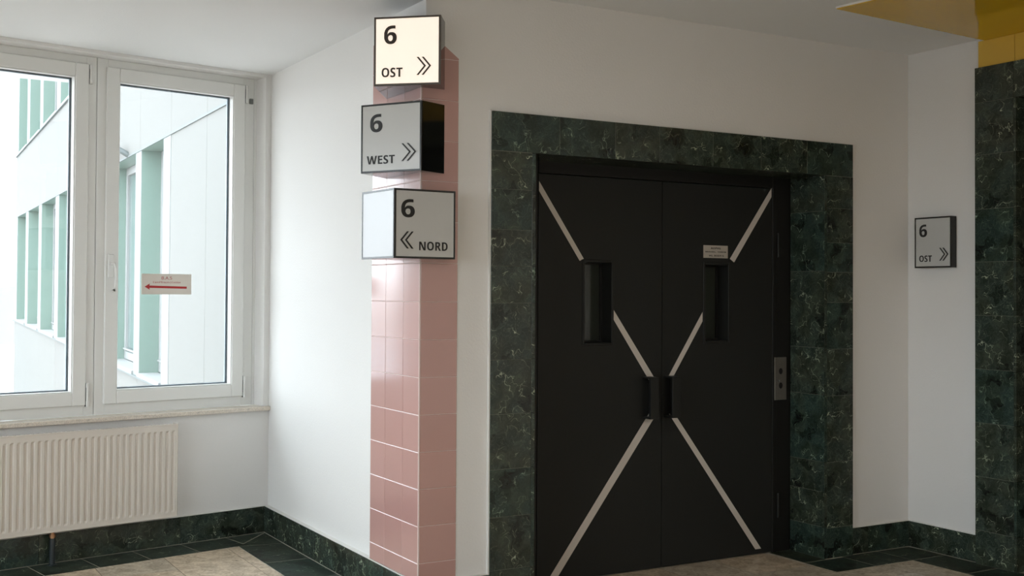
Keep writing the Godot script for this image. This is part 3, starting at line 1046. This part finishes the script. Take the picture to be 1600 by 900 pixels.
func signs() -> void:
	var corner := Vector2(PX - 0.001, PZ + 0.001)
	# top: lit, OST
	var a := cube_sign("topmost cube sign, lit from inside, reading 6 OST with arrows right", Vector2(2.137, -4.919), Vector2(2.376, -4.711), [Vector2(2.460, PZ + 0.001), corner, Vector2(PX - 0.001, -5.219)], 2.4525, 2.771, M.sign_edge_lit)
	var w := 0.3169
	var h := 0.3185
	var lit := bx(a, "lit_panel", Vector3(0.007, 0.007, -0.009), Vector3(w - 0.007, h - 0.007, -0.0015), M.acrylic_lit)
	lit.set_meta("label", "glowing white acrylic panel")
	lettering(a, "digit", "6", 0.079, 0.234, 0.060, 0.086, 0.001, M.ink_lit)
	lettering(a, "word", "OST", 0.088, 0.060, 0.100, 0.044, 0.001, M.ink_lit)
	chevrons(a, 0.205, 0.272, 0.045, 0.128, true, M.ink_lit)
	var lamp := AreaLight3D.new()
	lamp.name = "sign_light"
	lamp.area_size = Vector2(w - 0.02, h - 0.02)
	lamp.area_normalize_energy = true
	lamp.light_color = Color(1.0, 0.95, 0.87)
	lamp.light_energy = 0.01
	lamp.area_range = 12.0
	lamp.shadow_enabled = true
	a.add_child(lamp)
	lamp.position = Vector3(w * 0.5, h * 0.5, -0.001)
	lamp.rotation_degrees.y = 180.0

	# middle: WEST
	var b := cube_sign("middle cube sign, unlit grey face reading 6 WEST, black glossy side", Vector2(2.129, -5.046), Vector2(2.307, -4.763), [Vector2(2.460, PZ + 0.001), corner, Vector2(PX - 0.001, -5.208)], 2.058, 2.380, M.sign_edge)
	w = 0.3343
	h = 0.322
	bx(b, "acrylic_panel", Vector3(0.007, 0.007, -0.009), Vector3(w - 0.007, h - 0.007, -0.0015), M.acrylic)
	lettering(b, "digit", "6", 0.086, 0.232, 0.068, 0.085, -0.001, M.ink)
	lettering(b, "word", "WEST", 0.112, 0.060, 0.156, 0.040, -0.001, M.ink)
	chevrons(b, 0.228, 0.306, 0.048, 0.130, true, M.ink)

	# lowest: NORD, white panel on its left side too
	var c := cube_sign("lowest cube sign reading NORD with arrows left, white panel on its left side", Vector2(2.161, -4.73), Vector2(2.475, -4.743), [Vector2(2.475, PZ + 0.001), corner, Vector2(PX - 0.001, -5.045), Vector2(2.14, -5.045)], 1.654, 1.969, M.sign_edge)
	w = 0.3143
	h = 0.315
	bx(c, "acrylic_panel", Vector3(0.007, 0.007, -0.009), Vector3(w - 0.007, h - 0.007, -0.0015), M.acrylic)
	lettering(c, "digit", "6", 0.068, 0.226, 0.068, 0.083, -0.001, M.ink)
	lettering(c, "word", "NORD", 0.200, 0.058, 0.148, 0.040, -0.001, M.ink)
	chevrons(c, 0.030, 0.096, 0.044, 0.122, false, M.ink)
	# side panel lies in the plane from the front left edge back towards the wall
	var side := Node3D.new()
	side.name = "side_panel"
	c.add_child(side)
	var e := plan_in(c, [Vector2(2.14, -5.045), Vector2(2.161, -4.73)])
	var dir := e[1] - e[0]
	side.position = Vector3(e[0].x, 0, e[0].y)
	side.rotation.y = atan2(-dir.y, dir.x)
	var len := dir.length()
	ring(side, "edge_frame", 0, 0, len, h, 0.009, -0.004, 0.004, M.sign_edge, 0.0008)
	bx(side, "acrylic_panel", Vector3(0.007, 0.007, -0.002), Vector3(len - 0.007, h - 0.007, 0.0025), M.acrylic_side)

	# flat sign on the right wall
	var f := base("flat_sign", Vector3(5.55, 1.662, -4.745), -90.0)
	f.rotation_degrees.y = -90.0
	tag(f, "flat square sign reading 6 OST on the short right wall near the corner", "sign")
	w = 0.26
	h = 0.297
	bx(f, "casing", Vector3(0, 0, -0.046), Vector3(w, h, -0.010), M.sign_side, 0.001)
	sign_frame(f, w, h, M.sign_edge)
	bx(f, "acrylic_panel", Vector3(0.007, 0.007, -0.0095), Vector3(w - 0.007, h - 0.007, -0.0015), M.acrylic)
	lettering(f, "digit", "6", 0.062, 0.218, 0.055, 0.074, -0.001, M.ink)
	lettering(f, "word", "OST", 0.079, 0.054, 0.090, 0.038, -0.001, M.ink)
	chevrons(f, 0.178, 0.240, 0.040, 0.115, true, M.ink)


func notices() -> void:
	var n := base("paper_notice", BAY, BAY_TURN)
	tag(n, "white paper notice with red arrow pointing left stuck to the window pane", "notice")
	bx(n, "sheet", Vector3(-0.772, 1.480, -0.1644), Vector3(-0.452, 1.604, -0.1636), M.paper)
	var st := begin()
	sheet(st, PackedVector2Array([Vector2(-0.752, 1.526), Vector2(-0.720, 1.545), Vector2(-0.722, 1.533), Vector2(-0.482, 1.528), Vector2(-0.482, 1.515), Vector2(-0.722, 1.519), Vector2(-0.720, 1.508)]), -0.1636, -0.1633)
	part(n, "arrow", st, M.red)
	lettering(n, "heading", "B.A.S", -0.612, 1.579, 0.066, 0.018, -0.1640, M.red, false)
	lettering(n, "text_line", "EamPfraum|Center", -0.610, 1.552, 0.178, 0.014, -0.1640, M.red, false)


# ---------------------------------------------------------------- outside
func outside() -> void:
	var o := base("office_wing")
	tag(o, "pale mint office wing with deep window bays seen through the panes", "building")
	var ex := Vector3(-0.05, -0.0125, 0.99867).normalized()
	var ez := ex.cross(Vector3.UP).normalized()
	var ey := ez.cross(ex)
	o.transform = Transform3D(Basis(ex, ey, ez), Vector3(2.71, 0, -8.0))
	var fins := [[-23.54, -22.93], [-20.55, -19.89], [-17.5, -16.9], [-14.36, -13.79], [-11.25, -10.75], [-8.35, -7.9], [-5.84, -5.476], [-4.17, -3.80]]
	var d := 0.215
	# body behind the glass line
	bx(o, "wall_core", Vector3(-23.54, -6.0, -4.0), Vector3(0.35, 11.0, -d - 0.12), M.mint)
	var rows := [[0.50, 3.03], [4.61, 7.15]]
	var belts := [[-6.0, 0.455], [3.045, 4.555], [7.15, 11.0]]
	var joints := [-23.54, -20.2, -17.2, -14.07, -11.0, -8.1, -5.6, -3.80, -2.2, 0.35]
	for b in belts:
		for i in joints.size() - 1:
			bx(o, "facade_panel", Vector3(joints[i] + 0.004, b[0], -d - 0.12), Vector3(joints[i + 1] - 0.004, b[1], 0.0), M.panel, 0.003)
	for k in rows.size():
		var y0: float = rows[k][0]
		var y1: float = rows[k][1]
		# plain panels of the near stretch
		for i in [[-3.80, -2.2], [-2.2, 0.35]]:
			bx(o, "facade_panel", Vector3(i[0] + 0.004, y0 - 0.035, -d - 0.12), Vector3(i[1] - 0.004, y1 + 0.01, 0.0), M.panel, 0.003)
		for i in fins.size():
			bx(o, "fin", Vector3(fins[i][0], y0 - 0.03, -d - 0.12), Vector3(fins[i][1], y1, -0.003), M.mint)
			bx(o, "fin_front", Vector3(fins[i][0], y0 - 0.04, -0.003), Vector3(fins[i][1], y1 + 0.005, 0.004), M.fin_front)
		for i in fins.size() - 1:
			var xa: float = fins[i][1]
			var xb: float = fins[i + 1][0]
			bx(o, "sill", Vector3(xa, y0 - 0.045, -d), Vector3(xb, y0, 0.03), M.out_white, 0.004)
			bx(o, "soffit", Vector3(xa, y1, -d - 0.1), Vector3(xb, y1 + 0.014, 0.0), M.mint)
			var f := ring(o, "window_frame", xa, y0 + 0.005, xb, y1 - 0.002, 0.10, -d - 0.06, -d, M.out_white, 0.004)
			bx(f, "pane", Vector3(xa + 0.10, y0 + 0.105, -d - 0.04), Vector3(xb - 0.10, y1 - 0.102, -d - 0.03), M.out_glass)
			bx(f, "rail", Vector3(xa + 0.02, y0 + 0.13, -d), Vector3(xb - 0.02, y0 + 0.15, -d + 0.02), M.out_white)
		bx(o, "drip_edge", Vector3(-23.54, y0 - 0.058, 0.0), Vector3(0.35, y0 - 0.040, 0.035), M.out_gray)
		bx(o, "head_edge", Vector3(-23.54, y1 + 0.0, 0.0), Vector3(0.35, y1 + 0.02, 0.012), M.out_gray)
	# small hooded fitting above a window head
	var st := begin()
	tube(st, [Vector3(-6.40, 3.06, 0.0), Vector3(-6.42, 3.12, 0.10), Vector3(-6.62, 3.19, 0.16), Vector3(-6.95, 3.19, 0.14), Vector3(-7.15, 3.12, 0.10)], 0.035, 8)
	part(o, "hooded_fitting", st, M.out_gray)

	var g := structure("trim_6", "flat white roof far below, beyond the windows")
	bx(g, "roof_slab", Vector3(-60, -3.2, -90), Vector3(40, -2.4, -26), M.out_roof)
	bx(g, "kerb", Vector3(-60, -2.4, -26.6), Vector3(40, -2.2, -26), M.out_roof)

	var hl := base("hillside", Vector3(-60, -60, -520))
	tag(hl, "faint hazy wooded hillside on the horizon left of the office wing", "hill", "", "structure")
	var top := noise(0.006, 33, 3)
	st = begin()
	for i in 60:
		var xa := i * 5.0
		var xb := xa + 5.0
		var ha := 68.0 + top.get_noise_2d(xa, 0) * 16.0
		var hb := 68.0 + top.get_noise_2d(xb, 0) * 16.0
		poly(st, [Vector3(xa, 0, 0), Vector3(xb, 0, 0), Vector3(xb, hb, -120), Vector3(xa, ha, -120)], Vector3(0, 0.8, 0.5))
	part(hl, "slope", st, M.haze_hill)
